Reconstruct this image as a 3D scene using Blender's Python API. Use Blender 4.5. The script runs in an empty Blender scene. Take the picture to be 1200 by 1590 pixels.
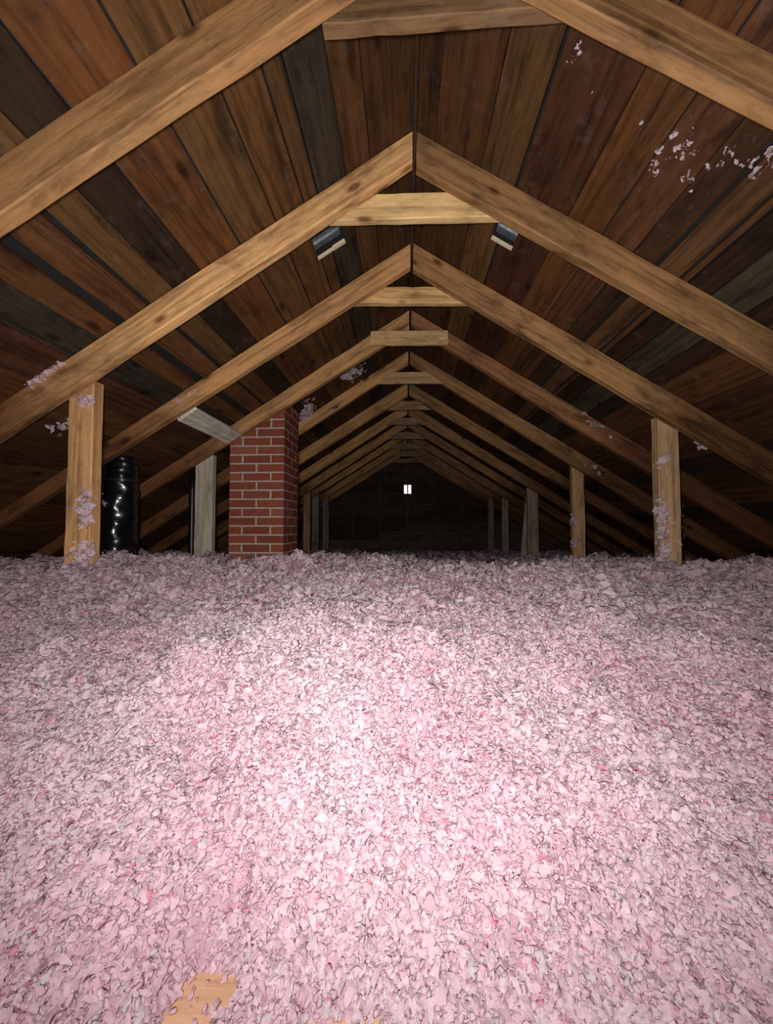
import bpy, math, random
import numpy as np
from mathutils import Matrix, Vector

random.seed(7)
rng = np.random.default_rng(11)
scene = bpy.context.scene
col = scene.collection
R = math.radians

# ------------------------------------------------------------------ camera
CAMZ = 0.65
PITCH, YAW = R(2.2), R(2.73)
cam_d = bpy.data.cameras.new('camera')
cam_d.sensor_fit = 'VERTICAL'
cam_d.sensor_height = 24.0
cam_d.lens = 24.0 * 600.0 / 1590.0
cam_d.clip_start = 0.02
cam = bpy.data.objects.new('camera', cam_d)
cam.location = (-0.042, 0.0, CAMZ)
cam.rotation_euler = (R(90) + PITCH, 0.0, YAW)
col.objects.link(cam)
scene.camera = cam

# ------------------------------------------------------------------ daylight outside
world = bpy.data.worlds.new('world')
scene.world = world
world.use_nodes = True
wb = world.node_tree.nodes['Background']
wb.inputs['Color'].default_value = (1.0, 0.93, 0.90, 1)
wb.inputs['Strength'].default_value = 1.6
world.cycles.sampling_method = 'NONE'
scene.cycles.max_bounces = 6
scene.cycles.adaptive_threshold = 0.025
scene.cycles.diffuse_bounces = 4
scene.cycles.glossy_bounces = 2

# ------------------------------------------------------------------ the photographer's flash, a hand's breadth left of the lens
fl = bpy.data.lights.new('flash', 'SPOT')
fl.energy = 138.0
fl.spot_size = R(170)
fl.spot_blend = 1.0
fl.shadow_soft_size = 0.04
fl.color = (1.0, 0.965, 0.93)
flo = bpy.data.objects.new('flash', fl)
flo.location = (-0.075, -0.01, CAMZ + 0.035)
flo.rotation_euler = (R(90 + 10), 0, R(0))
col.objects.link(flo)

vs = scene.view_settings
vs.view_transform = 'Standard'
vs.look = 'None'
vs.gamma = 1.0
vs.use_curve_mapping = False
vs.exposure = 0.0

# ------------------------------------------------------------------ materials
def new_mat(name):
    m = bpy.data.materials.new(name)
    m.use_nodes = True
    nt = m.node_tree
    return m, nt, nt.nodes, nt.links, nt.nodes['Principled BSDF']

def nd(nodes, kind, **kw):
    n = nodes.new(kind)
    for k, v in kw.items():
        if k in n.inputs:
            n.inputs[k].default_value = v
        else:
            setattr(n, k, v)
    return n

def mul(nodes, links, a, b, fac=1.0, blend='MULTIPLY'):
    n = nodes.new('ShaderNodeMix')
    n.data_type = 'RGBA'
    n.blend_type = blend
    if hasattr(fac, 'links'):
        links.new(fac, n.inputs[0])
    else:
        n.inputs[0].default_value = fac
    for s, v in ((n.inputs[6], a), (n.inputs[7], b)):
        if hasattr(v, 'links'):
            links.new(v, s)
        else:
            s.default_value = v
    return n.outputs[2]

def ramp(nodes, links, src, stops):
    r = nodes.new('ShaderNodeValToRGB')
    el = r.color_ramp.elements
    while len(el) > 1:
        el.remove(el[-1])
    el[0].position, c = stops[0]
    el[0].color = c if len(c) == 4 else (*c, 1)
    for p, c in stops[1:]:
        e = el.new(p)
        e.color = c if len(c) == 4 else (*c, 1)
    links.new(src, r.inputs[0])
    return r.outputs[0]

def g(v):
    return (v, v, v, 1)

def wood(name, contrast=1.0, rough=0.72, stain=0.5, dust=0.0, knots=True, damp=None):
    """sawn lumber, grain along local X, tinted by the object's own colour"""
    m, nt, N, L, b = new_mat(name)
    tc = N.new('ShaderNodeTexCoord')
    oi = N.new('ShaderNodeObjectInfo')
    off = nd(N, 'ShaderNodeVectorMath', operation='SCALE')
    off.inputs[0].default_value = (37.0, 19.0, 53.0)
    L.new(oi.outputs['Random'], off.inputs['Scale'])
    add = nd(N, 'ShaderNodeVectorMath', operation='ADD')
    L.new(tc.outputs['Object'], add.inputs[0])
    L.new(off.outputs[0], add.inputs[1])
    def mapped(sc):
        mp = N.new('ShaderNodeMapping')
        mp.inputs['Scale'].default_value = sc
        L.new(add.outputs[0], mp.inputs['Vector'])
        return mp.outputs[0]
    n1 = nd(N, 'ShaderNodeTexNoise', Scale=1.0, Detail=5.0, Roughness=0.6, Distortion=0.6)
    L.new(mapped((2.2, 42, 42)), n1.inputs['Vector'])
    n2 = nd(N, 'ShaderNodeTexNoise', Scale=1.0, Detail=4.0, Roughness=0.65, Distortion=0.4)
    L.new(mapped((3.2, 9, 9)), n2.inputs['Vector'])
    n3 = nd(N, 'ShaderNodeTexNoise', Scale=1.0, Detail=6.0, Roughness=0.7)
    L.new(mapped((16, 60, 60)), n3.inputs['Vector'])
    lo = max(0.0, 1 - 0.62 * contrast)
    c = mul(N, L, oi.outputs['Color'], ramp(N, L, n1.outputs[0], [(0.28, (lo, lo * .92, lo * .85)), (0.52, g(1.0)), (0.75, g(1.22))]))
    c = mul(N, L, c, ramp(N, L, n2.outputs[0], [(0.30, (.40, .36, .33)), (0.47, g(1.0)), (0.72, (1.25, 1.18, 1.1))]), stain)
    c = mul(N, L, c, ramp(N, L, n3.outputs[0], [(0.30, g(.55)), (0.5, g(1.05))]), 0.6)
    if knots:
        v = nd(N, 'ShaderNodeTexVoronoi', Scale=1.0, Randomness=1.0)
        L.new(mapped((3.1, 7.0, 7.0)), v.inputs['Vector'])
        c = mul(N, L, c, ramp(N, L, v.outputs['Distance'], [(0.0, (.10, .07, .05)), (0.07, (.16, .10, .07)), (0.12, (.75, .7, .65)), (0.16, g(1.0))]), 0.85)
    if dust > 0:
        n4 = nd(N, 'ShaderNodeTexNoise', Scale=11.0, Detail=8.0, Roughness=0.75)
        L.new(add.outputs[0], n4.inputs['Vector'])
        c = mul(N, L, c, (.42, .33, .30, 1), ramp(N, L, n4.outputs[0], [(0.55, g(0)), (0.78, g(dust))]), 'MIX')
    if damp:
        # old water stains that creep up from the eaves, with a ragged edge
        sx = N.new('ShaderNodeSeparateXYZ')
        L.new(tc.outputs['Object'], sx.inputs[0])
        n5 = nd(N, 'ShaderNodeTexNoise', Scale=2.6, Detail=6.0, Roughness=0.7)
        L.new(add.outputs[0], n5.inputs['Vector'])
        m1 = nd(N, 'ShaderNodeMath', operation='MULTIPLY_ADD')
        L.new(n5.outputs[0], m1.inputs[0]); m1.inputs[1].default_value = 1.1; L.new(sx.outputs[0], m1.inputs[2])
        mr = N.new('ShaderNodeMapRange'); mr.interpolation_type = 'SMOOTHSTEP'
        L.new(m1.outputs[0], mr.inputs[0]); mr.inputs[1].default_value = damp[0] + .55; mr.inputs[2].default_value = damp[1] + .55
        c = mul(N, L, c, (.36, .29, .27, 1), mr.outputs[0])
    L.new(c, b.inputs['Base Color'])
    b.inputs['Roughness'].default_value = rough
    b.inputs['Specular IOR Level'].default_value = 0.25
    bp = nd(N, 'ShaderNodeBump', Strength=0.45, Distance=0.004)
    L.new(n1.outputs[0], bp.inputs['Height'])
    bp2 = nd(N, 'ShaderNodeBump', Strength=0.35, Distance=0.003)
    L.new(n3.outputs[0], bp2.inputs['Height'])
    L.new(bp.outputs[0], bp2.inputs['Normal'])
    L.new(bp2.outputs[0], b.inputs['Normal'])
    return m

M_RAFTER = wood('rafter_wood', 0.85, 0.7, 0.75, 0.3)
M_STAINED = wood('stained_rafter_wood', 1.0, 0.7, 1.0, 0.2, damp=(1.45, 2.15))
M_BOARD = wood('sheathing_wood', 1.15, 0.78, 1.0, 0.16)
M_GABLE = wood('gable_wood', 1.0, 0.8, 0.9, 0.35)
M_GREY = wood('weathered_wood', 0.6, 0.8, 0.55, 0.1, knots=False)
M_PLY = wood('plywood', 0.35, 0.75, 0.2, 0.0, knots=False)

def simple(name, color, rough=0.6, metal=0.0, noise=0.0, nscale=20.0, bump=0.0):
    m, nt, N, L, b = new_mat(name)
    tc = N.new('ShaderNodeTexCoord')
    n = nd(N, 'ShaderNodeTexNoise', Scale=nscale, Detail=6.0, Roughness=0.65)
    L.new(tc.outputs['Object'], n.inputs['Vector'])
    c = mul(N, L, (*color, 1), ramp(N, L, n.outputs[0], [(0.3, g(1 - noise)), (0.7, g(1 + noise * .6))]))
    L.new(c, b.inputs['Base Color'])
    b.inputs['Roughness'].default_value = rough
    b.inputs['Metallic'].default_value = metal
    if bump:
        bp = nd(N, 'ShaderNodeBump', Strength=bump, Distance=0.006)
        L.new(n.outputs[0], bp.inputs['Height'])
        L.new(bp.outputs[0], b.inputs['Normal'])
    return m

M_FELT = simple('roofing_felt', (.012, .011, .011), 0.9, 0, .4)
M_FLOOR = simple('subfloor', (.20, .15, .11), 0.85, 0, .4)
M_GALV = simple('galvanised_metal', (.42, .46, .50), 0.42, 0.75, .45, 38.0, .2)
M_FRESH = simple('fresh_cut_wood', (.78, .64, .44), 0.7, 0, .18, 40)
M_PIPE = simple('black_pipe', (.012, .013, .017), 0.35, 0, .3)
M_MORTAR = simple('mortar', (.60, .50, .45), 0.9, 0, .35, 55, .8)
M_PAINT = simple('window_paint', (.35, .26, .22), 0.7, 0, .3)
M_BAND = simple('duct_band', (.02, .02, .022), 0.3, 0, .2)

def brick_mat():
    m, nt, N, L, b = new_mat('brick')
    tc = N.new('ShaderNodeTexCoord')
    oi = N.new('ShaderNodeObjectInfo')
    geo = N.new('ShaderNodeNewGeometry')
    n = nd(N, 'ShaderNodeTexNoise', Scale=38.0, Detail=7.0, Roughness=0.7)
    L.new(geo.outputs['Position'], n.inputs['Vector'])
    base = ramp(N, L, oi.outputs['Random'], [(0.0, (.250, .066, .040)), (0.35, (.330, .090, .052)), (0.7, (.300, .078, .046)), (1.0, (.360, .125, .072))])
    c = mul(N, L, base, ramp(N, L, n.outputs[0], [(0.28, g(.62)), (0.5, g(1.0)), (0.75, g(1.25))]))
    n2 = nd(N, 'ShaderNodeTexNoise', Scale=9.0, Detail=5.0, Roughness=0.7)
    L.new(geo.outputs['Position'], n2.inputs['Vector'])
    c = mul(N, L, c, (.40, .31, .28, 1), ramp(N, L, n2.outputs[0], [(0.58, g(0)), (0.85, g(.40))]), 'MIX')
    L.new(c, b.inputs['Base Color'])
    b.inputs['Roughness'].default_value = 0.85
    b.inputs['Specular IOR Level'].default_value = 0.2
    bp = nd(N, 'ShaderNodeBump', Strength=0.5, Distance=0.004)
    L.new(n.outputs[0], bp.inputs['Height'])
    L.new(bp.outputs[0], b.inputs['Normal'])
    return m
M_BRICK = brick_mat()

def duct_mat():
    m, nt, N, L, b = new_mat('black_film')
    tc = N.new('ShaderNodeTexCoord')
    n = nd(N, 'ShaderNodeTexNoise', Scale=14.0, Detail=2.0, Roughness=0.5, Distortion=0.8)
    L.new(tc.outputs['Object'], n.inputs['Vector'])
    b.inputs['Base Color'].default_value = (.006, .006, .008, 1)
    b.inputs['Roughness'].default_value = 0.22
    b.inputs['Specular IOR Level'].default_value = 0.6
    bp = nd(N, 'ShaderNodeBump', Strength=0.25, Distance=0.012)
    L.new(n.outputs[0], bp.inputs['Height'])
    L.new(bp.outputs[0], b.inputs['Normal'])
    return m
M_DUCT = duct_mat()

def insul_mat():
    m, nt, N, L, b = new_mat('pink_insulation')
    at = N.new('ShaderNodeAttribute')
    at.attribute_name = 'tone'
    geo = N.new('ShaderNodeNewGeometry')
    n = nd(N, 'ShaderNodeTexNoise', Scale=170.0, Detail=4.0, Roughness=0.7)
    L.new(geo.outputs['Position'], n.inputs['Vector'])
    c = mul(N, L, at.outputs['Color'], ramp(N, L, n.outputs[0], [(0.3, (.86, .80, .82)), (0.62, g(1.0))]))
    dif = N.new('ShaderNodeBsdfDiffuse')
    L.new(c, dif.inputs['Color'])
    tr = N.new('ShaderNodeBsdfTranslucent')
    ct = mul(N, L, c, (1.0, .62, .72, 1))      # light that has passed through the dyed fibre
    L.new(ct, tr.inputs['Color'])
    bp = nd(N, 'ShaderNodeBump', Strength=0.5, Distance=0.004)
    L.new(n.outputs[0], bp.inputs['Height'])
    L.new(bp.outputs[0], dif.inputs['Normal'])
    mx = N.new('ShaderNodeMixShader')
    mx.inputs[0].default_value = 0.46
    L.new(dif.outputs[0], mx.inputs[1])
    L.new(tr.outputs[0], mx.inputs[2])
    L.new(mx.outputs[0], N['Material Output'].inputs['Surface'])
    N.remove(b)
    return m
M_INS = insul_mat()

def glass_mat():
    m, nt, N, L, b = new_mat('window_glass')
    t = N.new('ShaderNodeBsdfTransparent')
    gl = nd(N, 'ShaderNodeBsdfGlossy', Roughness=0.05)
    f = nd(N, 'ShaderNodeFresnel', IOR=1.45)
    mx = N.new('ShaderNodeMixShader')
    L.new(f.outputs[0], mx.inputs[0])
    L.new(t.outputs[0], mx.inputs[1])
    L.new(gl.outputs[0], mx.inputs[2])
    L.new(mx.outputs[0], N['Material Output'].inputs['Surface'])
    N.remove(b)
    return m
M_GLASS = glass_mat()

# ------------------------------------------------------------------ helpers
def make(name, verts, faces, mat, parent=None, matrix=None, smooth=False, color=None):
    me = bpy.data.meshes.new(name)
    me.from_pydata([tuple(v) for v in verts], [], faces)
    me.update()
    if smooth:
        me.polygons.foreach_set('use_smooth', [True] * len(me.polygons))
    me.materials.append(mat)
    o = bpy.data.objects.new(name, me)
    col.objects.link(o)
    if matrix is not None:
        o.matrix_world = matrix
    if parent is not None:
        o.parent = parent
        if matrix is not None:
            o.matrix_parent_inverse = Matrix.Identity(4)
            o.matrix_basis = parent.matrix_world.inverted() @ matrix
    if color is not None:
        o.color = (*color, 1)
    return o

def empty(name, loc=(0, 0, 0)):
    o = bpy.data.objects.new(name, None)
    o.empty_display_size = 0.05
    o.matrix_world = Matrix.Translation(loc)
    o.location = loc
    col.objects.link(o)
    return o

def tag(o, label=None, cat=None, group=None, kind=None):
    if label: o['label'] = label
    if cat: o['category'] = cat
    if group: o['group'] = group
    if kind: o['kind'] = kind
    return o

def box_vf(x0, x1, y0, y1, z0, z1):
    v = [(x0, y0, z0), (x1, y0, z0), (x1, y1, z0), (x0, y1, z0), (x0, y0, z1), (x1, y0, z1), (x1, y1, z1), (x0, y1, z1)]
    f = [(3, 2, 1, 0), (4, 5, 6, 7), (0, 1, 5, 4), (1, 2, 6, 5), (2, 3, 7, 6), (3, 0, 4, 7)]
    return v, f

def join_vf(parts):
    V, F = [], []
    for v, f in parts:
        n = len(V)
        V += list(v)
        F += [tuple(i + n for i in q) for q in f]
    return V, F

def lumber_vf(profile_fn, n=14, jit=0.0022, ch=0.004, T=0.05):
    """long timber along X. profile_fn(t) -> (x_low, x_high, lo, hi): lower / upper edge points; thickness T along Y from 0..T.
    Chamfered edges, slightly uneven like rough-sawn stock"""
    V, F = [], []
    for i in range(n + 1):
        t = i / n
        (xl, zl), (xh, zh) = profile_fn(t)
        j = lambda: random.uniform(-jit, jit)
        a, b_ = j(), j()
        y0, y1 = 0 + j() * .6, T + j() * .6
        dz = (zh - zl)
        ux, uz = (xh - xl) / max(abs(dz), 1e-6), 1.0
        def P(y, d):       # d measured up from the lower edge
            return (xl + ux * d, y, zl + d)
        D = dz
        ring = [P(y0 + ch, 0 + a), P(y0, ch + a), P(y0, D - ch + b_), P(y0 + ch, D + b_), P(y1 - ch, D + b_), P(y1, D - ch + b_), P(y1, ch + a), P(y1 - ch, 0 + a)]
        V += ring
    for i in range(n):
        for k in range(8):
            p, q = i * 8 + k, i * 8 + (k + 1) % 8
            F.append((p, q, q + 8, p + 8))
    F.append(tuple(range(7, -1, -1)))
    F.append(tuple(n * 8 + k for k in range(8)))
    return V, F

def straight(L, W, T, n=10, jit=0.002, ch=0.003, cut0=0.0, cut1=0.0):
    """length along X 0..L, width along Z 0..W, thickness along Y; cut = how far the upper edge is drawn in"""
    return lumber_vf(lambda t: ((t * L, 0.0), (cut0 + t * (L - cut0 - cut1), W)), n, jit, ch, T)

# ------------------------------------------------------------------ attic geometry
SL = 0.635
ANG = math.atan(SL)
CS = math.cos(ANG)
ZR = CAMZ + 1.654              # underside of sheathing at the ridge
Y_BACK, Y_FAR = -1.2, 8.75
def roof_z(x):
    return ZR - SL * abs(x)
X_EAVE = ZR / SL + 0.02

VENTS = {-1: (0.339, 0.477, 1.67, 1.892), 1: (0.381, 0.480, 1.67, 1.866)}
CHX0, CHX1, CHY0, CHY1 = -1.437, -0.997, 3.0, 3.412

def rect_minus(rects, h):
    out = []
    for (a0, a1, b0, b1) in rects:
        h0, h1, k0, k1 = h
        if h1 <= a0 or h0 >= a1 or k1 <= b0 or k0 >= b1:
            out.append((a0, a1, b0, b1)); continue
        if b0 < k0: out.append((a0, a1, b0, k0))
        if k1 < b1: out.append((a0, a1, k1, b1))
        m0, m1 = max(b0, k0), min(b1, k1)
        if a0 < h0: out.append((a0, h0, m0, m1))
        if h1 < a1: out.append((h1, a1, m0, m1))
    return out

def roof_matrix(side):
    """local X = world +Y (board length), local Y = down the slope, local Z = into the attic or out of it"""
    ey = Vector((side * CS, 0, -math.sin(ANG)))
    ex = Vector((0, 1, 0))
    ez = ex.cross(ey)
    m = Matrix((ex, ey, ez)).transposed().to_4x4()
    m.translation = (0, 0, ZR)
    return m

# floor
v, f = box_vf(-X_EAVE - .05, X_EAVE + .05, Y_BACK, Y_FAR, -0.05, 0.0)
floor = make('floor', v, f, M_FLOOR)
tag(floor, 'attic subfloor buried under the pink insulation', 'floor', kind='structure')

# roof slopes with separate sheathing boards
BROWN = (.150, .066, .027); RUST = (.170, .071, .026); DARK = (.048, .025, .015); GREYB = (.060, .050, .044)
PALE = (.185, .088, .038); UMBER = (.105, .046, .020); RED = (.105, .041, .020)
ROWS = {
 -1: [(0.0, .185, UMBER), (.185, .284, BROWN), (.284, .404, (.062, .046, .036)), (.404, .464, BROWN), (.464, .580, RUST), (.580, .733, (.165, .076, .033)), (.733, .903, (.170, .070, .026)),
      (.903, 1.018, DARK), (1.018, 1.116, PALE), (1.128, 1.229, (.170, .076, .033)), (1.262, 1.346, BROWN), (1.346, 1.47, GREYB), (1.47, 1.62, RED), (1.62, 1.78, BROWN), (1.78, 1.93, UMBER)],
 1: [(0.0, .088, UMBER), (.088, .274, (.110, .050, .021)), (.274, .410, (.175, .084, .034)), (.420, .620, RED), (.620, .751, RUST), (.753, .873, (.120, .054, .025)), (.873, .958, (.075, .037, .019)), (.966, 1.051, (.150, .074, .035)),
     (1.053, 1.081, BROWN), (1.081, 1.167, DARK), (1.167, 1.292, (.085, .068, .052)), (1.292, 1.378, DARK), (1.378, 1.55, BROWN), (1.55, 1.70, RED), (1.70, 1.88, UMBER)],
}
FRD = [0.967, 1.600, 2.236, 2.931, 3.616, 4.401, 5.160, 5.87, 6.58, 7.28, 7.98]   # rear face of every rafter pair
JOINTS = [y - 0.025 for y in FRD]
ceil = {}
for side, nm in ((-1, 'ceiling_left'), (1, 'ceiling_right')):
    mtx = roof_matrix(side)
    root = empty(nm)
    tag(root, 'sloping board sheathing of the roof, %s of the ridge' % ('left' if side < 0 else 'right'), 'roof', kind='structure')
    ceil[side] = root
    holes = [(VENTS[side][0] / CS, VENTS[side][1] / CS, VENTS[side][2], VENTS[side][3])]
    hboards = list(holes)
    if side < 0:
        hboards.append((-CHX1 / CS - .004, -CHX0 / CS + .004, CHY0 - .004, CHY1 + .004))
        holes.append((-CHX1 / CS + .03, -CHX0 / CS - .03, CHY0 + .03, CHY1 - .03))
    # felt that closes the roof above the boards
    ext = X_EAVE / CS + .05
    rects = [(-0.0, ext, Y_BACK, Y_FAR + .1)]
    for h in holes:
        rects = rect_minus(rects, h)
    vv = []
    s = 1 if side > 0 else -1
    # local z that points out of the attic
    out = 1.0 if (mtx.to_3x3() @ Vector((0, 0, 1))).z > 0 else -1.0
    for (a0, a1, b0, b1) in rects:
        z = sorted((out * .030, out * .045))
        vv.append(box_vf(b0, b1, a0, a1, z[0], z[1]))
    V, F = join_vf(vv)
    make('roofing_felt', V, F, M_FELT, root, mtx)
    rows = list(ROWS[side])
    x = rows[-1][1]
    pal = [BROWN, UMBER, RED, DARK, RUST]
    while x < X_EAVE:
        w = random.uniform(.13, .2)
        rows.append((x, min(x + w, X_EAVE), random.choice(pal)))
        x += w
    for ri, (xa, xb, tone) in enumerate(rows):
        gap = random.uniform(.0012, .0035)
        if ri < 15 and random.random() < .25:
            gap = .005
        y = Y_BACK
        cuts = sorted(random.sample(JOINTS[1:], 2))
        if ri % 3 == 1: cuts = cuts[:1]
        ys = [Y_BACK] + cuts + [Y_FAR]
        for si in range(len(ys) - 1):
            rects = [(xa / CS + gap, xb / CS - gap, ys[si] + .0015, ys[si + 1] - .0015)]
            for h in hboards:
                rects = rect_minus(rects, h)
            parts = []
            lift = random.uniform(0, .004)
            for (a0, a1, b0, b1) in rects:
                n = max(1, int((b1 - b0) / .5))
                # wavy sawn edges
                V, F = [], []
                zz = (out * lift, out * (lift + .022))
                for i in range(n + 1):
                    yy = b0 + (b1 - b0) * i / n
                    e0, e1 = random.uniform(-.0016, .0016), random.uniform(-.0016, .0016)
                    V += [(yy, a0 + e0, zz[0]), (yy, a1 + e1, zz[0]), (yy, a1 + e1, zz[1]), (yy, a0 + e0, zz[1])]
                for i in range(n):
                    for k in range(4):
                        p, q = i * 4 + k, i * 4 + (k + 1) % 4
                        F.append((p, q, q + 4, p + 4) if out < 0 else (q, p, p + 4, q + 4))
                F += [(0, 1, 2, 3) if out > 0 else (3, 2, 1, 0)]
                m4 = n * 4
                F += [(m4 + 3, m4 + 2, m4 + 1, m4) if out > 0 else (m4, m4 + 1, m4 + 2, m4 + 3)]
                parts.append((V, F))
            if not parts:
                continue
            V, F = join_vf(parts)
            k = random.uniform(.72, 1.0)
            c = [min(1, q * k * w * random.uniform(.95, 1.05)) for q, w in zip(tone, (.78, .74, .58))]
            make('board', V, F, M_BOARD, root, mtx, color=c)

# ridge board
RB = 0.007
v, f = straight(Y_FAR - Y_BACK, .095, 2 * RB, 20, .0015, .002)
m = Matrix.Rotation(R(90), 4, 'Z')
m.translation = (RB, Y_BACK, ZR - .100)
rb = make('ridge_board', v, f, M_RAFTER, None, m, color=(.05, .026, .015))
tag(rb, 'thin dark ridge board where all the rafters meet', 'beam')

# ------------------------------------------------------------------ rafters
FIT = {(0, -1): (.629, 1.493), (0, 1): (.599, 1.503), (1, -1): (.655, 1.533), (1, 1): (.631, 1.503), (2, -1): (.598, 1.499), (2, 1): (.65, 1.505),
       (3, -1): (.591, 1.485), (3, 1): (.68, 1.551), (4, -1): (.651, 1.541), (4, 1): (.675, 1.545), (5, -1): (.608, 1.482), (5, 1): (.613, 1.498),
       (6, -1): (.645, 1.515), (6, 1): (.609, 1.481)}
ORD = ['nearest the camera', 'second', 'third', 'fourth', 'fifth', 'sixth', 'seventh', 'eighth', 'ninth', 'tenth', 'farthest']
LOOK = {(0, -1): 'light brown, split-faced', (0, 1): 'broad pale brown', (1, -1): 'bright tan', (1, 1): 'reddish tan, knotted', (2, -1): 'tan, fluff-speckled', (2, 1): 'dull tan',
        (3, -1): 'slim tan', (3, 1): 'reddish'}
RT = 0.05
rafter_low = {}
for k, d in enumerate(FRD):
    for side in (-1, 1):
        s_, z_ = FIT.get((k, side), (SL + random.uniform(-.02, .02), 1.512 + random.uniform(-.012, .012)))
        zm = z_ - s_ * .8
        s2 = (s_ + SL * 1.0) / 2
        z2 = zm + s2 * .8
        rafter_low[(k, side)] = (s2, z2)
        xe = 3.30
        def prof(t, s2=s2, z2=z2):
            x = RB + .001 + t * (xe - RB)
            lo = CAMZ + z2 - s2 * x
            hi = roof_z(x) - .001
            lo = min(lo, hi - .085)
            lo = max(lo, hi - .165)
            return ((x, lo - ZR), (x, hi - ZR))
        V, F = lumber_vf(prof, 22, .0024, .0045, RT)
        # express in a frame whose X runs down the rafter
        ex = Vector((side * CS, 0, -math.sin(ANG)))
        ey = Vector((0, 1, 0))
        ez = ex.cross(ey)
        mtx = Matrix((ex, ey, ez)).transposed().to_4x4()
        mtx.translation = (0, d - RT, ZR)
        inv = mtx.to_3x3().inverted()
        V = [tuple(inv @ Vector((side * q[0], q[1], q[2]))) for q in V]
        if side < 0:
            F = [tuple(reversed(q)) for q in F]
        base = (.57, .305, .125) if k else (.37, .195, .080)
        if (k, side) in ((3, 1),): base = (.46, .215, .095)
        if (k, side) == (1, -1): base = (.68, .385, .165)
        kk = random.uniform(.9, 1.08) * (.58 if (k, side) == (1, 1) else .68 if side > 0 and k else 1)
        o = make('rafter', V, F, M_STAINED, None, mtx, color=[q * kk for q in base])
        sd = 'left' if side < 0 else 'right'
        if k == 0: lb = '%s rafter %s, at the top %s corner' % (LOOK[(k, side)], ORD[0], sd)
        elif k == len(FRD) - 1: lb = 'dim rafter %s, on the %s slope by the gable wall' % (ORD[k], sd)
        elif (k, side) in LOOK: lb = '%s rafter, %s from the camera on the %s slope' % (LOOK[(k, side)], ORD[k], sd)
        else: lb = '%s rafter, %s from the camera on the %s slope' % ('brown' if k < 6 else 'dim brown', ORD[k], sd)
        tag(o, lb, 'rafter', 'roof rafters')

# ------------------------------------------------------------------ collar ties
# frame: (bottom z at left, at right, height, where, x0, x1)
TIES = [(0, 1.338, 1.348, .115, 'b', -.262, .455), (1, 1.322, 1.309, .112, 'b', -.37, .37), (2, 1.330, 1.312, .098, 'b', -.35, .36), (3, 1.370, 1.362, .108, 'f', -.300, .280),
        (4, 1.330, 1.327, .108, 'f', -.30, .31), (5, 1.345, 1.345, .105, 'b', -.33, .33), (6, 1.350, 1.348, .10, 'f', -.28, .27), (7, 1.345, 1.34, .10, 'b', -.33, .33),
        (8, 1.33, 1.335, .10, 'b', -.33, .33), (9, 1.32, 1.32, .09, 'f', -.28, .29), (10, 1.33, 1.33, .09, 'b', -.33, .33)]
for k, zl, zr, h, wh, x0, x1 in TIES:
    L_ = x1 - x0
    th = .026 if wh == 'f' else .038
    # the ends are trimmed under the roof slope where the tie lies behind the rafters
    cut0 = cut1 = 0.0
    if wh == 'b' or k in (4, 6, 9):
        cut0 = cut1 = h / SL * .92
    V, F = straight(L_, h, th, 10, .0018, .003, cut0, cut1)
    a = math.atan2(zr - zl, L_)
    mtx = Matrix.Rotation(-a, 4, 'Y')
    yy = FRD[k] + .0015 if wh == 'b' else FRD[k] - RT - th - .002
    mtx.translation = (x0, yy, CAMZ + zl)
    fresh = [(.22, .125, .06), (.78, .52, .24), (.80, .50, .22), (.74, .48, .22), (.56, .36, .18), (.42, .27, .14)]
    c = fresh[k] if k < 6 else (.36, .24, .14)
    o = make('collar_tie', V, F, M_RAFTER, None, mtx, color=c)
    lbs = ['dull brown collar tie nearest the camera, cut off by the top edge', 'bright yellow-tan collar tie between the two roof vents', 'short yellow-tan collar tie with a knot at its right end',
           'square-ended collar tie nailed to the front of the fourth rafter pair']
    lb = lbs[k] if k < 4 else '%s collar tie across the %s rafter pair from the camera' % ('brown' if k < 6 else 'dim brown', ORD[k] if k < 10 else 'farthest')
    tag(o, lb, 'collar tie', 'collar ties under the ridge')

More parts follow.
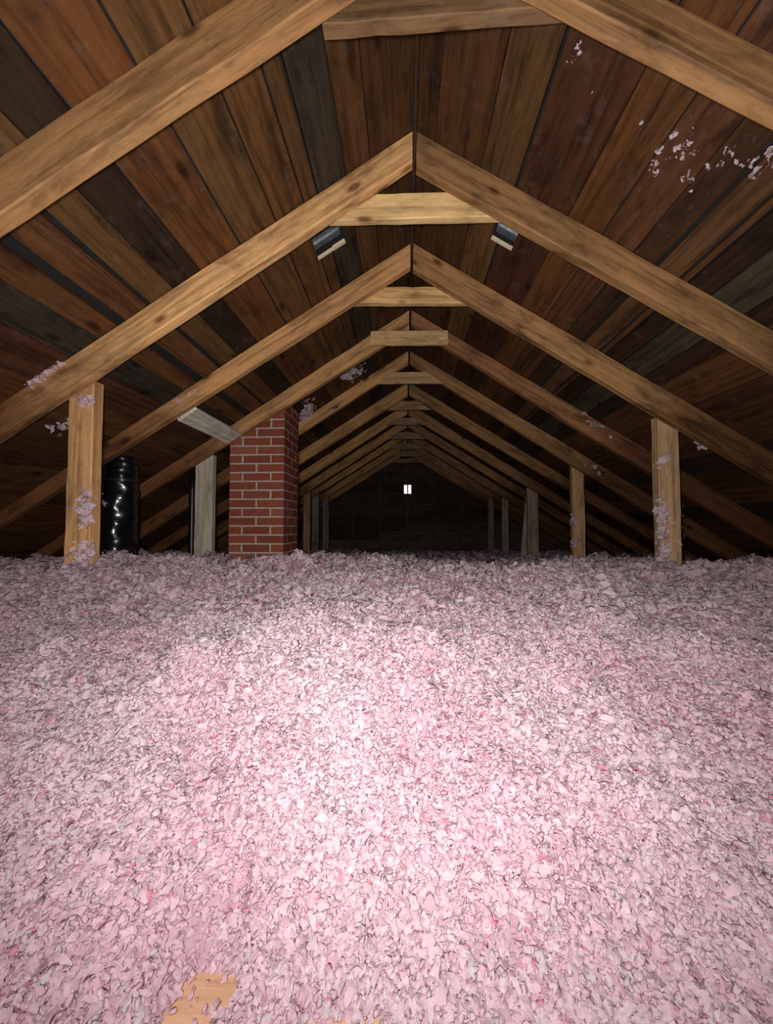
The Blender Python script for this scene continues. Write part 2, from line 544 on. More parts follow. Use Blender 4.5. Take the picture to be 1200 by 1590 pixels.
# ------------------------------------------------------------------ insulation surface
PY = np.array([-3, .30, .45, .55, .70, .85, 1.0, 1.2, 1.5, 2.0, 3.0, 3.6, 5.0, 7.0, 9.0])
PZ = np.array([-.66, -.66, -.645, -.595, -.48, -.395, -.330, -.272, -.236, -.245, -.285, -.375, -.415, -.52, -.60])
_ph = rng.uniform(0, 6.28, (40, 2)); _dir = rng.uniform(0, 6.28, 40)
_fr = np.concatenate([rng.uniform(3, 8, 14), rng.uniform(9, 22, 14), rng.uniform(26, 60, 12)])
_am = np.concatenate([np.full(14, .0075), np.full(14, .0052), np.full(12, .0034)])
def wob(x, y):
    z = np.zeros_like(x)
    for i in range(40):
        z = z + _am[i] * np.sin(_fr[i] * (x * math.cos(_dir[i]) + y * math.sin(_dir[i])) + _ph[i, 0])
    return z
def height(x, y):
    x = np.asarray(x, float); y = np.asarray(y, float)
    r = np.sqrt(np.maximum(y, 0) ** 2 + (0.33 * x) ** 2)
    r = np.where(y < 0, np.sqrt(y ** 2 + (.33 * x) ** 2) * .8, r)
    z = np.interp(r, PY, PZ)
    def bump(cx, cy, sx, sy, a):
        return a * np.exp(-((x - cx) / sx) ** 2 - ((y - cy) / sy) ** 2)
    z = z + bump(-1.45, 1.75, .5, .45, .035) + bump(-1.45, 2.95, .75, .55, .05) + bump(1.7, 2.3, .8, .6, .0) - bump(1.6, 3.6, .9, .6, .02)
    z = z + bump(-.5, 1.05, .6, .25, .02) - bump(.7, 1.3, .7, .4, .02)
    z = z + wob(x, y) * np.interp(r, [.3, .6, 2], [.5, 1, 1.1])
    z = z + np.interp(r, [.3, .62, .75], [1, 1, 0]) * .012 * (np.sin(71 * x + 3 * np.sin(23 * y)) * np.sin(64 * y + 2 * np.sin(31 * x)) + .6 * np.sin(131 * x + 40 * y))
    # bare spots over the plywood at the hatch
    z = z - bump(-.315, .535, .055, .05, .10) - bump(-.13, .485, .055, .03, .10) - bump(.03, .475, .05, .02, .06) - bump(-.30, .60, .012, .03, .05)
    return np.maximum(z + CAMZ, 0.004)

# prototype flakes: crumpled, cupped, longer than wide
def proto(kind, nu, nv):
    V, F = [], []
    a, b_, c = (1.0, rng.uniform(.55, .85), rng.uniform(.35, .55))
    cup = rng.uniform(-.5, .5); twist = rng.uniform(-.6, .6)
    ph = rng.uniform(0, 6.28, 6)
    def disp(th, p):
        return 1 + .22 * math.sin(3 * th + ph[0]) * math.sin(p) + .16 * math.sin(2 * th + 3 * p + ph[1]) + .12 * math.sin(5 * th + ph[2]) * math.sin(p)
    def pt(th, p):
        rr = disp(th, p)
        x, y, z = a * math.cos(p) * -1, b_ * math.sin(p) * math.cos(th) * rr, c * math.sin(p) * math.sin(th) * rr
        z += cup * (x * x - .35)
        y += .35 * math.sin(1.7 * x + ph[3]) * .6
        ct, st = math.cos(twist * x), math.sin(twist * x)
        return (x * (1 + .1 * math.sin(ph[4])), y * ct - z * st, y * st + z * ct)
    V.append(pt(0, 0))
    for i in range(1, nv):
        for j in range(nu):
            V.append(pt(2 * math.pi * j / nu, math.pi * i / nv))
    V.append(pt(0, math.pi))
    for j in range(nu):
        F.append((0, 1 + (j + 1) % nu, 1 + j))
    for i in range(nv - 2):
        for j in range(nu):
            p, q = 1 + i * nu + j, 1 + i * nu + (j + 1) % nu
            F.append((p, q, q + nu)); F.append((p, q + nu, p + nu))
    last = len(V) - 1; o = 1 + (nv - 2) * nu
    for j in range(nu):
        F.append((last, o + j, o + (j + 1) % nu))
    return np.array(V), np.array(F)

PROTO_HI = [proto(0, 6, 5) for _ in range(14)]
PROTO_LO = [proto(0, 5, 3) for _ in range(10)]
def petal(nl, nw):
    V, F = [], []
    cur, cup, tw = rng.uniform(.3, 1.6), rng.uniform(-.7, .7), rng.uniform(-.6, .6)
    wid = rng.uniform(.35, .75); ph = rng.uniform(0, 6.28, 5)
    for i in range(nl + 1):
        u = i / nl * 2 - 1
        w = wid * (1 - .55 * abs(u) ** 2.2) * (1 + .25 * math.sin(4 * u + ph[0]))
        for j in range(nw + 1):
            q = (j / nw * 2 - 1)
            y = q * w + .18 * math.sin(2.5 * u + ph[1])
            x = math.sin(u * cur) / cur * 1.15
            z = (math.cos(u * cur) - .6) / cur * 1.1 + cup * (q * w) ** 2 * 1.4 + .12 * math.sin(5 * u + 3 * q + ph[2])
            c, s_ = math.cos(tw * u), math.sin(tw * u)
            V.append((x + .12 * math.sin(3 * q + ph[3]), y * c - z * s_, y * s_ + z * c))
    for i in range(nl):
        for j in range(nw):
            p = i * (nw + 1) + j
            F.append((p, p + 1, p + nw + 2)); F.append((p, p + nw + 2, p + nw + 1))
    return np.array(V), np.array(F)
PETALS = [petal(4, 2) for _ in range(22)]
PETALS_MID = [petal(3, 1) for _ in range(14)]
PETALS_FAR = [petal(2, 1) for _ in range(10)]

def rand_rot(n, flat):
    """rotation matrices: random spin about Z, then a tilt limited by flat"""
    a = rng.uniform(0, 2 * np.pi, n); tx = rng.normal(0, flat, n); ty = rng.normal(0, flat, n)
    ca, sa = np.cos(a), np.sin(a)
    Z = np.zeros((n, 3, 3)); Z[:, 0, 0] = ca; Z[:, 0, 1] = -sa; Z[:, 1, 0] = sa; Z[:, 1, 1] = ca; Z[:, 2, 2] = 1
    X = np.zeros((n, 3, 3)); X[:, 0, 0] = 1; X[:, 1, 1] = np.cos(tx); X[:, 1, 2] = -np.sin(tx); X[:, 2, 1] = np.sin(tx); X[:, 2, 2] = np.cos(tx)
    Y = np.zeros((n, 3, 3)); Y[:, 1, 1] = 1; Y[:, 0, 0] = np.cos(ty); Y[:, 0, 2] = np.sin(ty); Y[:, 2, 0] = -np.sin(ty); Y[:, 2, 2] = np.cos(ty)
    return X @ Y @ Z

_c1 = rng.uniform(0, 6.28, 12); _c2 = rng.uniform(0, 6.28, 12)
def tones(P, n):
    """pale pink to near white, in drifts, with the odd deep pink flake"""
    drift = np.zeros(n)
    for i in range(12):
        w = 2.0 + i * 1.6
        drift += np.sin(w * (P[:, 0] * np.cos(_c1[i]) + P[:, 1] * np.sin(_c1[i])) + _c2[i]) / 12 ** .5
    t = np.clip(.40 + .22 * drift + rng.normal(0, .16, n), 0, 1)
    # the older, dustier blow further in
    t = t * np.interp(P[:, 1], [.9, 1.5], [1, .62])
    white = np.array([.77, .685, .725]); pink = np.array([.73, .50, .585])
    c = white + (pink - white) * t[:, None]
    deep = rng.random(n) < .015
    c[deep] = np.array([.70, .34, .42])
    grey = rng.random(n) < .08
    c[grey] = np.array([.68, .63, .65])
    return c * rng.uniform(.93, 1.0, (n, 1))

def flakes(P, size, protos, flat, tone=None):
    VV, FF, CC = [], [], []
    base = 0
    n = len(P)
    which = rng.integers(0, len(protos), n)
    Rm = rand_rot(n, flat)
    tc = tones(P, n) if tone is None else tone
    for k, (pv, pf) in enumerate(protos):
        idx = np.where(which == k)[0]
        if len(idx) == 0: continue
        v = np.einsum('nij,vj->nvi', Rm[idx], pv) * size[idx][:, None, None] + P[idx][:, None, :]
        m = len(pv)
        ff = pf[None] + (base + np.arange(len(idx)) * m)[:, None, None]
        VV.append(v.reshape(-1, 3)); FF.append(ff.reshape(-1, 3)); CC.append(np.repeat(tc[idx], m, 0))
        base += len(idx) * m
    return np.concatenate(VV), np.concatenate(FF), np.concatenate(CC)

def tri_object(name, V, F, C):
    me = bpy.data.meshes.new(name)
    me.vertices.add(len(V)); me.vertices.foreach_set('co', V.astype(np.float32).ravel())
    me.loops.add(len(F) * 3); me.loops.foreach_set('vertex_index', F.astype(np.int32).ravel())
    me.polygons.add(len(F)); me.polygons.foreach_set('loop_start', np.arange(0, len(F) * 3, 3, dtype=np.int32))
    me.polygons.foreach_set('use_smooth', np.ones(len(F), dtype=bool))
    at = me.attributes.new('tone', 'FLOAT_COLOR', 'POINT')
    at.data.foreach_set('color', np.concatenate([C, np.ones((len(C), 1))], 1).astype(np.float32).ravel())
    me.update(calc_edges=True)
    me.materials.append(M_INS)
    o = bpy.data.objects.new(name, me)
    col.objects.link(o)
    return o

def in_post(P):
    keep = ~((P[:, 0] > CHX0 - .01) & (P[:, 0] < CHX1 + .01) & (P[:, 1] > CHY0 - .012) & (P[:, 1] < CHY1 + .01))
    return P[keep]

def scatter(y0, y1, dens, k, w0, xmax):
    area = 2 * xmax * (y1 - y0)
    n = int(area * dens)
    P = np.zeros((n, 3)); P[:, 0] = rng.uniform(-xmax, xmax, n); P[:, 1] = rng.uniform(y0, y1, n)
    P = P[np.abs(P[:, 0]) < k * P[:, 1] + w0]
    return in_post(P)

parts = []
# base surface
def grid(xs, ys):
    X, Y = np.meshgrid(xs, ys)
    Z = np.minimum(height(X, Y) - .006, np.maximum(ZR - SL * np.abs(X) - .03, .001))
    V = np.stack([X, Y, Z], -1).reshape(-1, 3)
    nx, ny = len(xs), len(ys)
    i = np.arange(ny - 1)[:, None] * nx + np.arange(nx - 1)[None]
    i = i.ravel()
    F = np.concatenate([np.stack([i, i + 1, i + 1 + nx], -1), np.stack([i, i + 1 + nx, i + nx], -1)])
    C = tones(V, len(V)) * np.array([[.96, .80, .84]])  # base tinted pinker: the rosy shade of the crevices painted into its colour
    V[:, 2] = np.maximum(V[:, 2] + rng.normal(0, .0028, len(V)), .002)
    return V, F, C
xs = np.concatenate([np.linspace(-3.55, -1.7, 70)[:-1], np.linspace(-1.7, 1.7, 400), np.linspace(1.7, 3.55, 70)[1:]])
ys = np.concatenate([np.linspace(Y_BACK + .02, .3, 24)[:-1], np.linspace(.3, 2.2, 260), np.linspace(2.2, Y_FAR - .01, 130)[1:]])
parts.append(grid(xs, ys))
def lay(y0, y1, dens, k, w0, xmax, size, protos, flat, lift):
    P = scatter(y0, y1, dens, k, w0, xmax)
    P[:, 2] = height(P[:, 0], P[:, 1])
    bare = P[:, 2] < .017
    P = P[~bare | (rng.random(len(P)) < .06)]
    P[:, 2] = np.maximum(P[:, 2], .021) + rng.normal(lift, size * .6, len(P))
    P = P[P[:, 2] < ZR - SL * np.abs(P[:, 0]) - .02]
    parts.append(flakes(P, np.minimum(rng.gamma(12, size / 12, len(P)), size * 1.6), protos, flat))
lay(.36, .80, 42000, 1.12, .20, 1.2, .0063, PETALS, .42, .003)
lay(.36, .80, 28000, 1.12, .20, 1.2, .0060, PROTO_LO, .8, .001)
lay(.80, 1.25, 26000, 1.10, .20, 1.7, .0078, PETALS, .48, .003)
lay(.80, 1.25, 15000, 1.10, .20, 1.7, .0078, PROTO_LO, .8, .001)
lay(1.25, 1.8, 11000, 1.08, .20, 2.2, .0115, PETALS, .62, .004)
lay(1.8, 3.3, 4600, 1.05, .25, 3.3, .0160, PETALS_MID, .8, .004)
lay(3.3, 8.6, 750, .75, .6, 3.0, .030, PETALS_FAR, .6, .004)
off = 0; VV, FF, CC = [], [], []
for v, f, c in parts:
    VV.append(v); FF.append(f + off); CC.append(c); off += len(v)
ins = tri_object('loose_insulation', np.concatenate(VV), np.concatenate(FF), np.concatenate(CC))
tag(ins, 'loose pink blown-in fibreglass insulation covering the whole attic floor', 'insulation', kind='stuff')

# plywood that shows through at the hatch
v, f = box_vf(-.85, .75, -.30, .68, 0.0, .018)
pw = make('plywood_sheet', v, f, M_PLY, None, color=(.46, .275, .17))
tag(pw, 'tan plywood sheet peeking through the insulation at the bottom edge', 'plywood')

def ground(x, y):
    return float(height(np.array([x]), np.array([y]))[0])

# ------------------------------------------------------------------ posts
def post(k, side, x0, x1, color, mat, label, grp='roof posts', thick=.06, lean=0.0, zb=None):
    s2, z2 = rafter_low[(k, side)]
    xm = (abs(x0) + abs(x1)) / 2
    ztop_lo = CAMZ + z2 - s2 * max(abs(x0), abs(x1))
    ztop = ztop_lo + .09
    d = FRD[k] + .002
    L_ = ztop
    W = abs(x1 - x0)
    V, F = straight(L_, W, thick, 14, .0022, .004)
    # local X up, local Z to world -X
    mtx = Matrix(((0, 0, -1), (0, 1, 0), (1, 0, 0))).to_4x4()
    mtx.translation = (max(x0, x1), d, 0.0)
    if lean:
        mtx = Matrix.Translation((xm * side, d, 0)) @ Matrix.Rotation(lean, 4, 'Y') @ Matrix.Translation((-xm * side, -d, 0)) @ mtx
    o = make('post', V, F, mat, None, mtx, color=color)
    tag(o, label, 'post', grp)
    return o
TAN = (.58, .325, .140)
post(1, -1, -1.511, -1.398, TAN, M_RAFTER, 'tan timber post on the far left with pink fluff down its edge')
post(3, -1, -1.680, -1.540, (.54, .49, .39), M_GREY, 'weathered grey post between the black duct and the brick chimney')
post(2, 1, 1.388, 1.504, (.46, .30, .16), M_RAFTER, 'widest right-hand post with clumps of fluff on its left edge')
post(4, 1, 1.498, 1.606, (.52, .30, .13), M_RAFTER, 'slim tan post under the fifth rafter on the right')
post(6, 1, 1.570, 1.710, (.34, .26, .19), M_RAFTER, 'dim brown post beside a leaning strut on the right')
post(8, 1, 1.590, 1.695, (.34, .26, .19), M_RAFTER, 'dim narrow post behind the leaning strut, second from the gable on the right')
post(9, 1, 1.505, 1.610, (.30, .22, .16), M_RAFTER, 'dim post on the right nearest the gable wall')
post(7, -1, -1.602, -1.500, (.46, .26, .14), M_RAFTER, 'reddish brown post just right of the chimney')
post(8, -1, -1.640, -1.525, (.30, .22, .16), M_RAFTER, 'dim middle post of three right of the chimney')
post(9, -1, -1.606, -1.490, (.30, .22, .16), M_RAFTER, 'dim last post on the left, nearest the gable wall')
# leaning strut
V, F = straight(1.05, .085, .03, 10, .002, .003)
mtx = Matrix(((0, 0, -1), (0, 1, 0), (1, 0, 0))).to_4x4()
mtx = Matrix.Translation((1.555, FRD[6] + .07, 0.0)) @ Matrix.Rotation(R(5.5), 4, 'Y') @ mtx
o = make('strut', V, F, M_RAFTER, None, mtx, color=(.36, .29, .22))
tag(o, 'thin leaning strut beside a dim post at the far right', 'strut')

# pale patch board between the third and fourth rafters
V, F = straight(FRD[3] - RT - FRD[2] - .006, .132, .02, 6, .001, .002)
ex = Vector((0, 1, 0)); ez = Vector((-CS, 0, -math.sin(ANG))); ey = ez.cross(ex)
mtx = Matrix((ex, ey, ez)).transposed().to_4x4()
mtx.translation = (-1.298, FRD[2] + .003, CAMZ + .722)
o = make('patch_board', V, F, M_GREY, None, mtx, color=(.80, .76, .64))
tag(o, 'short pale grey board wedged between two rafters above the grey post', 'board')

# ------------------------------------------------------------------ chimney of single bricks
ch = empty('chimney', ((CHX0 + CHX1) / 2, (CHY0 + CHY1) / 2, 0.0))
tag(ch, 'red brick chimney rising through the roof on the left', 'chimney')
COURSE, JT, BW = 0.0707, 0.0125, 0.10
CW, CD = CHX1 - CHX0, CHY1 - CHY0
ztop = roof_z(CHX1) + .10
z0c = CAMZ - .205 - 7 * COURSE
ncr = int((ztop - z0c) / COURSE) + 1
# mortar body
def ring_vf(x0, x1, y0, y1, t, z0, z1):
    return join_vf([box_vf(x0, x1, y0, y0 + t, z0, z1), box_vf(x0, x1, y1 - t, y1, z0, z1), box_vf(x0, x0 + t, y0 + t, y1 - t, z0, z1), box_vf(x1 - t, x1, y0 + t, y1 - t, z0, z1)])
IN = .0026
V, F = ring_vf(CHX0 + IN, CHX1 - IN, CHY0 + IN, CHY1 - IN, BW - IN, 0.0, z0c + ncr * COURSE - .004)
make('mortar', [(a - ch.location.x, b - ch.location.y, c) for a, b, c in V], F, M_MORTAR, ch)
def brick_mesh(nm, lx, ly, lz):
    e = .0028
    V, F = [], []
    pr = [(0, e), (e, 0), (lx - e, 0), (lx, e), (lx, ly - e), (lx - e, ly), (e, ly), (0, ly - e)]
    for z in (0, lz):
        for (x, y) in pr:
            V.append((x + random.uniform(-.0008, .0008), y + random.uniform(-.0008, .0008), z + random.uniform(-.001, .001)))
    for i in range(8):
        F.append((i, (i + 1) % 8, 8 + (i + 1) % 8, 8 + i))
    F.append(tuple(range(7, -1, -1))); F.append(tuple(range(8, 16)))
    me = bpy.data.meshes.new(nm)
    me.from_pydata(V, [], F); me.materials.append(M_BRICK)
    return me
BL = (CW - JT) / 2; SB = CW - 2 * (BW + JT)      # stretcher on the front; closer between two headers
SLn = (CD - JT) / 2; SA = CD - 2 * (BW + JT)
mA = [brick_mesh('brick', BL, BW, COURSE - JT) for _ in range(4)]
mAs = [brick_mesh('brick', BW, SA, COURSE - JT) for _ in range(2)]
mB = [brick_mesh('brick', BW, SLn, COURSE - JT) for _ in range(4)]
mBs = [brick_mesh('brick', SB, BW, COURSE - JT) for _ in range(2)]
def brick(me, x, y, z):
    o = bpy.data.objects.new('brick', me)
    col.objects.link(o)
    o.parent = ch
    o.location = (x - ch.location.x + random.uniform(-.0012, .0012), y - ch.location.y + random.uniform(-.0012, .0012), z)
    o.rotation_euler = (0, 0, random.uniform(-.004, .004))
for c in range(ncr):
    z = z0c + c * COURSE + JT / 2
    if z < 0: continue
    if c % 2 == 0:      # two stretchers on the front
        for yy in (CHY0, CHY1 - BW):
            brick(random.choice(mA), CHX0, yy, z); brick(random.choice(mA), CHX0 + BL + JT, yy, z)
        for xx in (CHX0, CHX1 - BW):
            brick(random.choice(mAs), xx, CHY0 + BW + JT, z)
    else:
        for xx in (CHX0, CHX1 - BW):
            brick(random.choice(mB), xx, CHY0, z); brick(random.choice(mB), xx, CHY0 + SLn + JT, z)
        for yy in (CHY0, CHY1 - BW):
            brick(random.choice(mBs), CHX0 + BW + JT, yy, z)

# ------------------------------------------------------------------ ducts
def tube(path, radii, nseg=28, rings=60, wrinkle=0.0):
    P = np.array(path, float); Rr = np.array(radii, float)
    t = np.linspace(0, 1, len(P)); tt = np.linspace(0, 1, rings)
    # Catmull-Rom through the points
    def cr(A, u):
        x = u * (len(A) - 1); i = min(int(x), len(A) - 2); w = x - i
        p0, p1, p2, p3 = A[max(i - 1, 0)], A[i], A[i + 1], A[min(i + 2, len(A) - 1)]
        return .5 * ((2 * p1) + (-p0 + p2) * w + (2 * p0 - 5 * p1 + 4 * p2 - p3) * w * w + (-p0 + 3 * p1 - 3 * p2 + p3) * w ** 3)
    C = np.array([cr(P, u) for u in tt]); rad = np.array([cr(Rr, u) for u in tt])
    V, F = [], []
    side = Vector((1, 0, 0))
    ph = [random.uniform(0, 6.28) for _ in range(6)]
    for i in range(rings):
        d = Vector(C[min(i + 1, rings - 1)] - C[max(i - 1, 0)]).normalized()
        a = (side - d * side.dot(d)).normalized(); b_ = d.cross(a)
        for j in range(nseg):
            th = 2 * math.pi * j / nseg
            u = tt[i]
            w = 1 + wrinkle * (.45 * math.sin(3 * th + 5 * u + ph[0]) + .5 * math.sin(31 * u + 2 * math.sin(2 * th + ph[1])) + .5 * math.sin(5 * th + 9 * u + ph[2]) + .35 * math.sin(63 * u + 3 * th + ph[3]))
            p = Vector(C[i]) + (a * math.cos(th) + b_ * math.sin(th)) * rad[i] * w
            V.append(p)
    for i in range(rings - 1):
        for j in range(nseg):
            p, q = i * nseg + j, i * nseg + (j + 1) % nseg
            F.append((p, q, q + nseg, p + nseg))
    F.append(tuple(range(nseg - 1, -1, -1)))
    F.append(tuple((rings - 1) * nseg + j for j in range(nseg)))
    return V, F
DX = -1.95
dr = empty('flexible_duct', (DX, 2.42, 0))
tag(dr, 'shiny black plastic-wrapped flexible duct behind the left post', 'duct')
V, F = tube([(-2.00, 2.46, .14), (-1.975, 2.46, .36), (-1.945, 2.46, .56), (-1.915, 2.45, .76), (-1.895, 2.44, .95)], [.165, .155, .132, .110, .092], 40, 110, .045)
make('jacket', [v - dr.location for v in V], F, M_DUCT, dr, smooth=True)
V, F = tube([(-1.896, 2.44, .945), (-1.890, 2.438, 1.02), (-1.895, 2.435, 1.10)], [.088, .086, .084], 40, 40, .03)
make('collar', [v - dr.location for v in V], F, M_DUCT, dr, smooth=True)
V, F = tube([(-1.896, 2.441, .948), (-1.895, 2.440, .966)], [.093, .092], 36, 6, .0)
make('band', [v - dr.location for v in V], F, M_BAND, dr, smooth=True)
V, F = tube([(-1.866, 3.23, 0.0), (-1.866, 3.23, .5), (-1.868, 3.23, roof_z(1.89) - .002)], [.027, .027, .027], 20, 8, 0)
o = make('vent_pipe', V, F, M_PIPE, None, smooth=True)
tag(o, 'slim black vent pipe left of the grey post', 'pipe')

# ------------------------------------------------------------------ roof vents
for side in (-1, 1):
    a0, a1, b0, b1 = VENTS[side]
    mtx = roof_matrix(side)
    out = 1.0 if (mtx.to_3x3() @ Vector((0, 0, 1))).z > 0 else -1.0
    root = empty('roof_vent', (side * (a0 + a1) / 2, (b0 + b1) / 2, roof_z((a0 + a1) / 2)))
    tag(root, ('square roof vent hole with grey metal hood and broken sawn edge, left of the ridge' if side < 0 else 'small square roof vent hole with grey metal hood, right of the ridge'), 'vent', 'roof vents beside the ridge')
    s0, s1 = a0 / CS, a1 / CS
    def bx(x0, x1, y0, y1, z0, z1):
        z = sorted((out * z0, out * z1))
        return box_vf(x0, x1, y0, y1, z[0], z[1])
    H = .16
    sv = [bx(b0 - .10, b1 + .10, s0 - .05, s0 - .046, .046, H), bx(b0 - .10, b1 + .10, s1 + .046, s1 + .05, .046, H),
          bx(b0 - .104, b0 - .10, s0 - .05, s1 + .05, .046, H), bx(b1 + .10, b1 + .104, s0 - .05, s1 + .05, .046, H)]
    V, F = join_vf(sv + [bx(b0 - .104, b1 + .104, s0 - .05, s1 + .05, H, H + .004)])
    make('hood', V, F, M_FELT, root, mtx)  # metal hood coloured black, painting in the dark of the vent opening
    # folded lip hanging in the hole on the uphill and near side, with a standing seam
    y_a, y_b = (b1 - .065, b1 + .010) if side < 0 else (b1 - .060, b1 + .075)
    V, F = join_vf([bx(y_a, y_b, s0 - .03, s1 + .03, .060, .064),
                    bx(y_a + .030, y_a + .036, s0 - .03, s1 + .03, .052, .061),
                    bx(y_a, y_a + .005, s0 - .03, s1 + .03, .048, .061)])
    make('louvre', V, F, M_GALV, root, mtx)
    # freshly sawn edges of the deck, seen as pale strips on the far side of the hole
    if side < 0:
        pp = [(s0 + .001, s0 + .070, b1 - .017), (s0 + .070, s1 - .001, b1 - .010)]
    else:
        pp = [(s0 + .001, s1 - .001, b1 - .011)]
    for (q0, q1, yb) in pp:
        V, F = join_vf([bx(yb, b1 - .0005, q0, q1, -.002 if side > 0 else random.uniform(-.002, .002), .013)])
        make('sawn_edge', V, F, M_FRESH, root, mtx)

# ------------------------------------------------------------------ far gable wall with its window
WX0, WX1, WZ0, WZ1 = -.075, .115, CAMZ + .735, CAMZ + .965
wb_root = empty('wall_back', (0, Y_FAR, 0))
tag(wb_root, 'dark boarded gable wall at the far end', 'wall', kind='structure')
z = 0.0
while z < ZR - .02:
    h = random.uniform(.15, .21)
    z1 = min(z + h, ZR)
    xw = (ZR - z) / SL + .05
    xw1 = (ZR - z1) / SL + .05
    spans = [(-xw, xw, -xw1, xw1)]
    if z1 > WZ0 and z < WZ1:
        spans = [(-xw, WX0, -xw1, WX0), (WX1, xw, WX1, xw1)]
    segs = []
    for (p0, p1, q0, q1) in spans:
        if p1 - p0 > 1.6 and len(spans) == 1:
            c = random.choice([-.61, 0.0, .61])
            segs += [(p0, c - .002, q0, c - .002), (c + .002, p1, c + .002, q1)] if q0 < c < q1 else [(p0, p1, q0, q1)]
        else:
            segs.append((p0, p1, q0, q1))
    for (p0, p1, q0, q1) in segs:
        gz = .004
        dy = random.uniform(0, .006)
        if len(spans) == 2:
            # board beside the window: full box down to the opening's edges
            pass
        V = [(p0, dy, z + gz), (p1, dy, z + gz), (q1, dy, z1), (q0, dy, z1), (p0, dy + .02, z + gz), (p1, dy + .02, z + gz), (q1, dy + .02, z1), (q0, dy + .02, z1)]
        F = [(0, 1, 2, 3), (7, 6, 5, 4), (0, 4, 5, 1), (1, 5, 6, 2), (2, 6, 7, 3), (3, 7, 4, 0)]
        k = random.uniform(.6, 1.2)
        make('board', V, F, M_GABLE, wb_root, color=[q * k for q in random.choice([(.10, .07, .045), (.085, .055, .036), (.12, .09, .06)])])
    z = z1
# sheathing paper behind the boards, open at the window
rects = rect_minus([(-X_EAVE - .1, X_EAVE + .1, -.05, ZR + .1)], (WX0, WX1, WZ0, WZ1))
V, F = join_vf([box_vf(a, b, .03, .04, c, d) for a, b, c, d in rects])
make('sheathing_paper', V, F, M_FELT, wb_root)
# fill the strips left above and below the window
for (za, zb) in ((WZ0 - .16, WZ0 - .001), (WZ1 + .001, WZ1 + .14)):
    v, f = box_vf(WX0 - .03, WX1 + .03, -.012, .029, za, zb)
    make('board', v, f, M_GABLE, wb_root, color=(.09, .062, .042))
for sx in (-1.22, -.61, .012, .61, 1.22):
    w = .045
    top = roof_z(abs(sx) + w) - .14
    spans = [(0.0, top)] if abs(sx) > .1 else [(0.0, WZ0 - .03), (WZ1 + .03, top)]
    for (za, zb) in spans:
        V, F = straight(zb - za, w, .08, 8, .002, .003)
        mtx = Matrix(((0, 0, -1), (0, 1, 0), (1, 0, 0))).to_4x4()
        mtx.translation = (sx + w / 2, Y_FAR - .082, za)
        make('stud', V, F, M_RAFTER, wb_root, mtx, color=(.12, .08, .05))
win = empty('window_1', ((WX0 + WX1) / 2, Y_FAR, WZ0))
tag(win, 'tiny bright two-pane window in the gable', 'window', kind='structure')
fw = .016
V, F = join_vf([box_vf(WX0, WX1, -.02, .035, WZ0, WZ0 + fw), box_vf(WX0, WX1, -.02, .035, WZ1 - fw, WZ1), box_vf(WX0, WX0 + fw, -.02, .035, WZ0 + fw, WZ1 - fw), box_vf(WX1 - fw, WX1, -.02, .035, WZ0 + fw, WZ1 - fw)])
def rel(V, o): return [(a - o.location.x, b, c - o.location.z) for a, b, c in V]
make('frame', rel(V, win), F, M_PAINT, win)
xm = (WX0 + WX1) / 2
V, F = box_vf(xm - .013, xm + .013, -.015, .03, WZ0 + fw, WZ1 - fw)
make('mullion', rel(V, win), F, M_PAINT, win)
for (p, q) in ((WX0 + fw, xm - .013), (xm + .013, WX1 - fw)):
    V, F = box_vf(p, q, .008, .011, WZ0 + fw, WZ1 - fw)
    make('pane', rel(V, win), F, M_GLASS, win)

# wall behind the photographer
V = [(-X_EAVE, Y_BACK, 0), (X_EAVE, Y_BACK, 0), (0, Y_BACK, ZR + .04), (-X_EAVE, Y_BACK - .05, 0), (X_EAVE, Y_BACK - .05, 0), (0, Y_BACK - .05, ZR + .04)]
F = [(0, 2, 1), (3, 4, 5), (0, 1, 4, 3), (1, 2, 5, 4), (2, 0, 3, 5)]
wf = make('wall_front', V, F, M_GABLE, None, color=(.10, .07, .045))
tag(wf, 'boarded gable wall behind the viewer', 'wall', kind='structure')

# ------------------------------------------------------------------ fluff caught on timber and boards
def fluff(label, spots, hi=True):
    """spots: (x, y, z, spread x, y, z, count, size)"""
    Ps, Ss = [], []
    for (x, y, z, sx, sy, sz, n, s) in spots:
        n = int(n * 1.7)
        P = np.stack([rng.normal(x, sx, n), rng.normal(y, sy, n), rng.normal(z, sz, n)], -1)
        Ps.append(P); Ss.append(rng.gamma(8, s * 1.25 / 8, n))
    P = np.concatenate(Ps); S = np.concatenate(Ss)
    t = np.clip(rng.normal(.45, .2, (len(P), 1)), 0, 1)
    C = np.array([[.92, .86, .89]]) * (1 - t) + np.array([[.88, .72, .79]]) * t
    V, F, C = flakes(P, S, PETALS, 1.2, C)
    o = tri_object('insulation_fluff', V, F, C)
    tag(o, label, 'insulation', kind='stuff')
    return o
def on_roof(side, x, y, sx, sy, n, s):
    """tufts stuck to the underside of the boards"""
    out = []
    for _ in range(n):
        xx = x + random.gauss(0, sx); yy = y + random.gauss(0, sy)
        k = random.randint(1, 4)
        out.append((side * abs(xx), yy, roof_z(xx) - .003, .006, .006, .003, k, s * random.uniform(.6, 1.3)))
    return out
yp = FRD[1] - .004
sp = []
for zc, n, sx in ((.128, 26, .012), (.075, 22, .014), (.03, 24, .013), (-.085, 16, .016), (-.13, 26, .016), (-.165, 30, .02), (-.19, 30, .025)):
    sp.append((-1.412, yp - .003, CAMZ + zc, sx, .006, .016, n, .011))
fluff('pink fluff clinging down the right edge of the far-left post', sp)
fluff('pink tuft at the head of the far-left post', [(-1.425, FRD[1] - .004, CAMZ + .545, .018, .004, .012, 26, .011)])
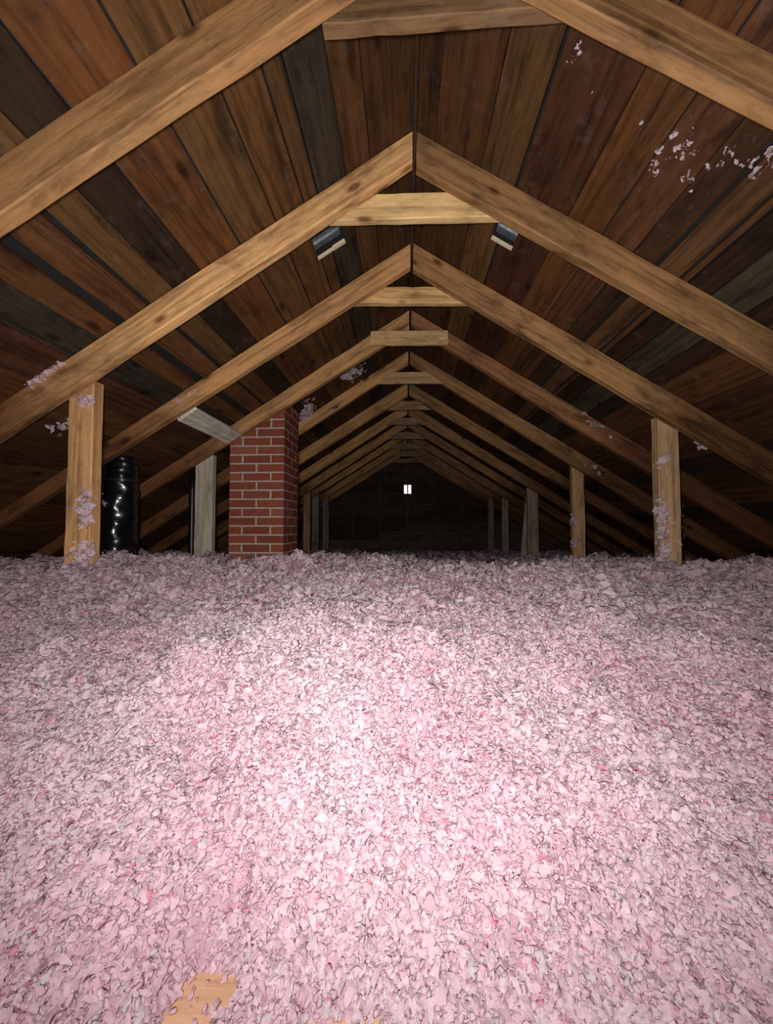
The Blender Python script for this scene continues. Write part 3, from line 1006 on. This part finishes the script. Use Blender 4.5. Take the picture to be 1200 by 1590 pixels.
fluff('strip of pink fluff along the second rafter, left of the far-left post', [(-1.50 - .022 * i, FRD[1] - RT - .004, CAMZ + roof_z(1.50 + .022 * i) - CAMZ - .012, .008, .004, .006, 9, .007) for i in range(7)])
fluff('loose pink strand hanging in the dark left of the far-left post', on_roof(-1, 1.78, 1.86, .05, .02, 20, .009))
yp = FRD[2] - .004
sp = []
for zc, n in ((.36, 10), (.14, 5), (.09, 14), (.045, 22), (-.02, 14), (-.05, 10), (-.11, 14), (-.15, 18), (-.19, 14)):
    sp.append((1.394, yp - .002, CAMZ + zc, .012, .008, .014, n, .012))
sp += [(1.45, yp, CAMZ + .05, .03, .002, .10, 22, .004), (1.47, yp, CAMZ - .12, .02, .002, .03, 10, .006)]
fluff('white clumps down the left edge of the widest right-hand post', sp)
yp = FRD[4] - .004
fluff('two small fluff clumps on the left edge of the slim tan post', [(1.500, yp, CAMZ + .06, .012, .008, .035, 24, .015), (1.500, yp, CAMZ - .16, .012, .008, .03, 24, .015)])
fluff('scattered white tufts on the boards at the upper right', on_roof(1, .79, 1.18, .055, .06, 22, .0058) + on_roof(1, .90, 1.20, .03, .04, 8, .0052))
fluff('white tufts caught at the right edge below the nearest rafter', on_roof(1, .975, 1.12, .02, .03, 6, .008))
fluff('tiny tufts near the ridge under the nearest right rafter', on_roof(1, .446, 1.088, .014, .015, 4, .005) + on_roof(1, .52, 1.15, .008, .01, 1, .005))
fluff('spray of white fluff on the left boards behind the fourth rafter', on_roof(-1, .50, 3.25, .05, .09, 70, .014), False)
fluff('thick white fluff beside the top of the chimney', on_roof(-1, .955, 3.47, .025, .04, 50, .018) + on_roof(-1, .90, 3.38, .025, .05, 26, .014), False)
fluff('white flecks on the dark boards right of the widest right-hand post', on_roof(1, 1.80, 2.45, .03, .04, 9, .012))
def on_rafter(k, side, xs, n, s, f=.5):
    s2, z2 = rafter_low[(k, side)]
    return [(side * x, FRD[k] - RT - .003, CAMZ + z2 - s2 * x + f * .12 + random.uniform(-.03, .03), .008, .002, .005, n, s) for x in xs]
fluff('pink flecks on the lower end of the third left rafter', on_rafter(2, -1, [1.28, 1.33, 1.35, 1.30, 1.38, 1.27, 1.42], 4, .006))
fluff('white flecks along the reddish fourth rafter on the right', on_rafter(3, 1, [1.27, 1.30, 1.33, 1.36, 1.40, 1.46], 4, .008, .85))
fluff('white flecks on the fifth right rafter by the slim post', on_rafter(4, 1, [1.60, 1.64, 1.67, 1.71], 6, .009, .8))
fluff('small white scrap stuck to the front of the black duct', [(-1.945 + .006 * i, 2.322 + .004 * abs(i), CAMZ + .19 + .016 * i * (1 if i < 2 else -1), .004, .002, .004, 5, .006) for i in range(-2, 5)])
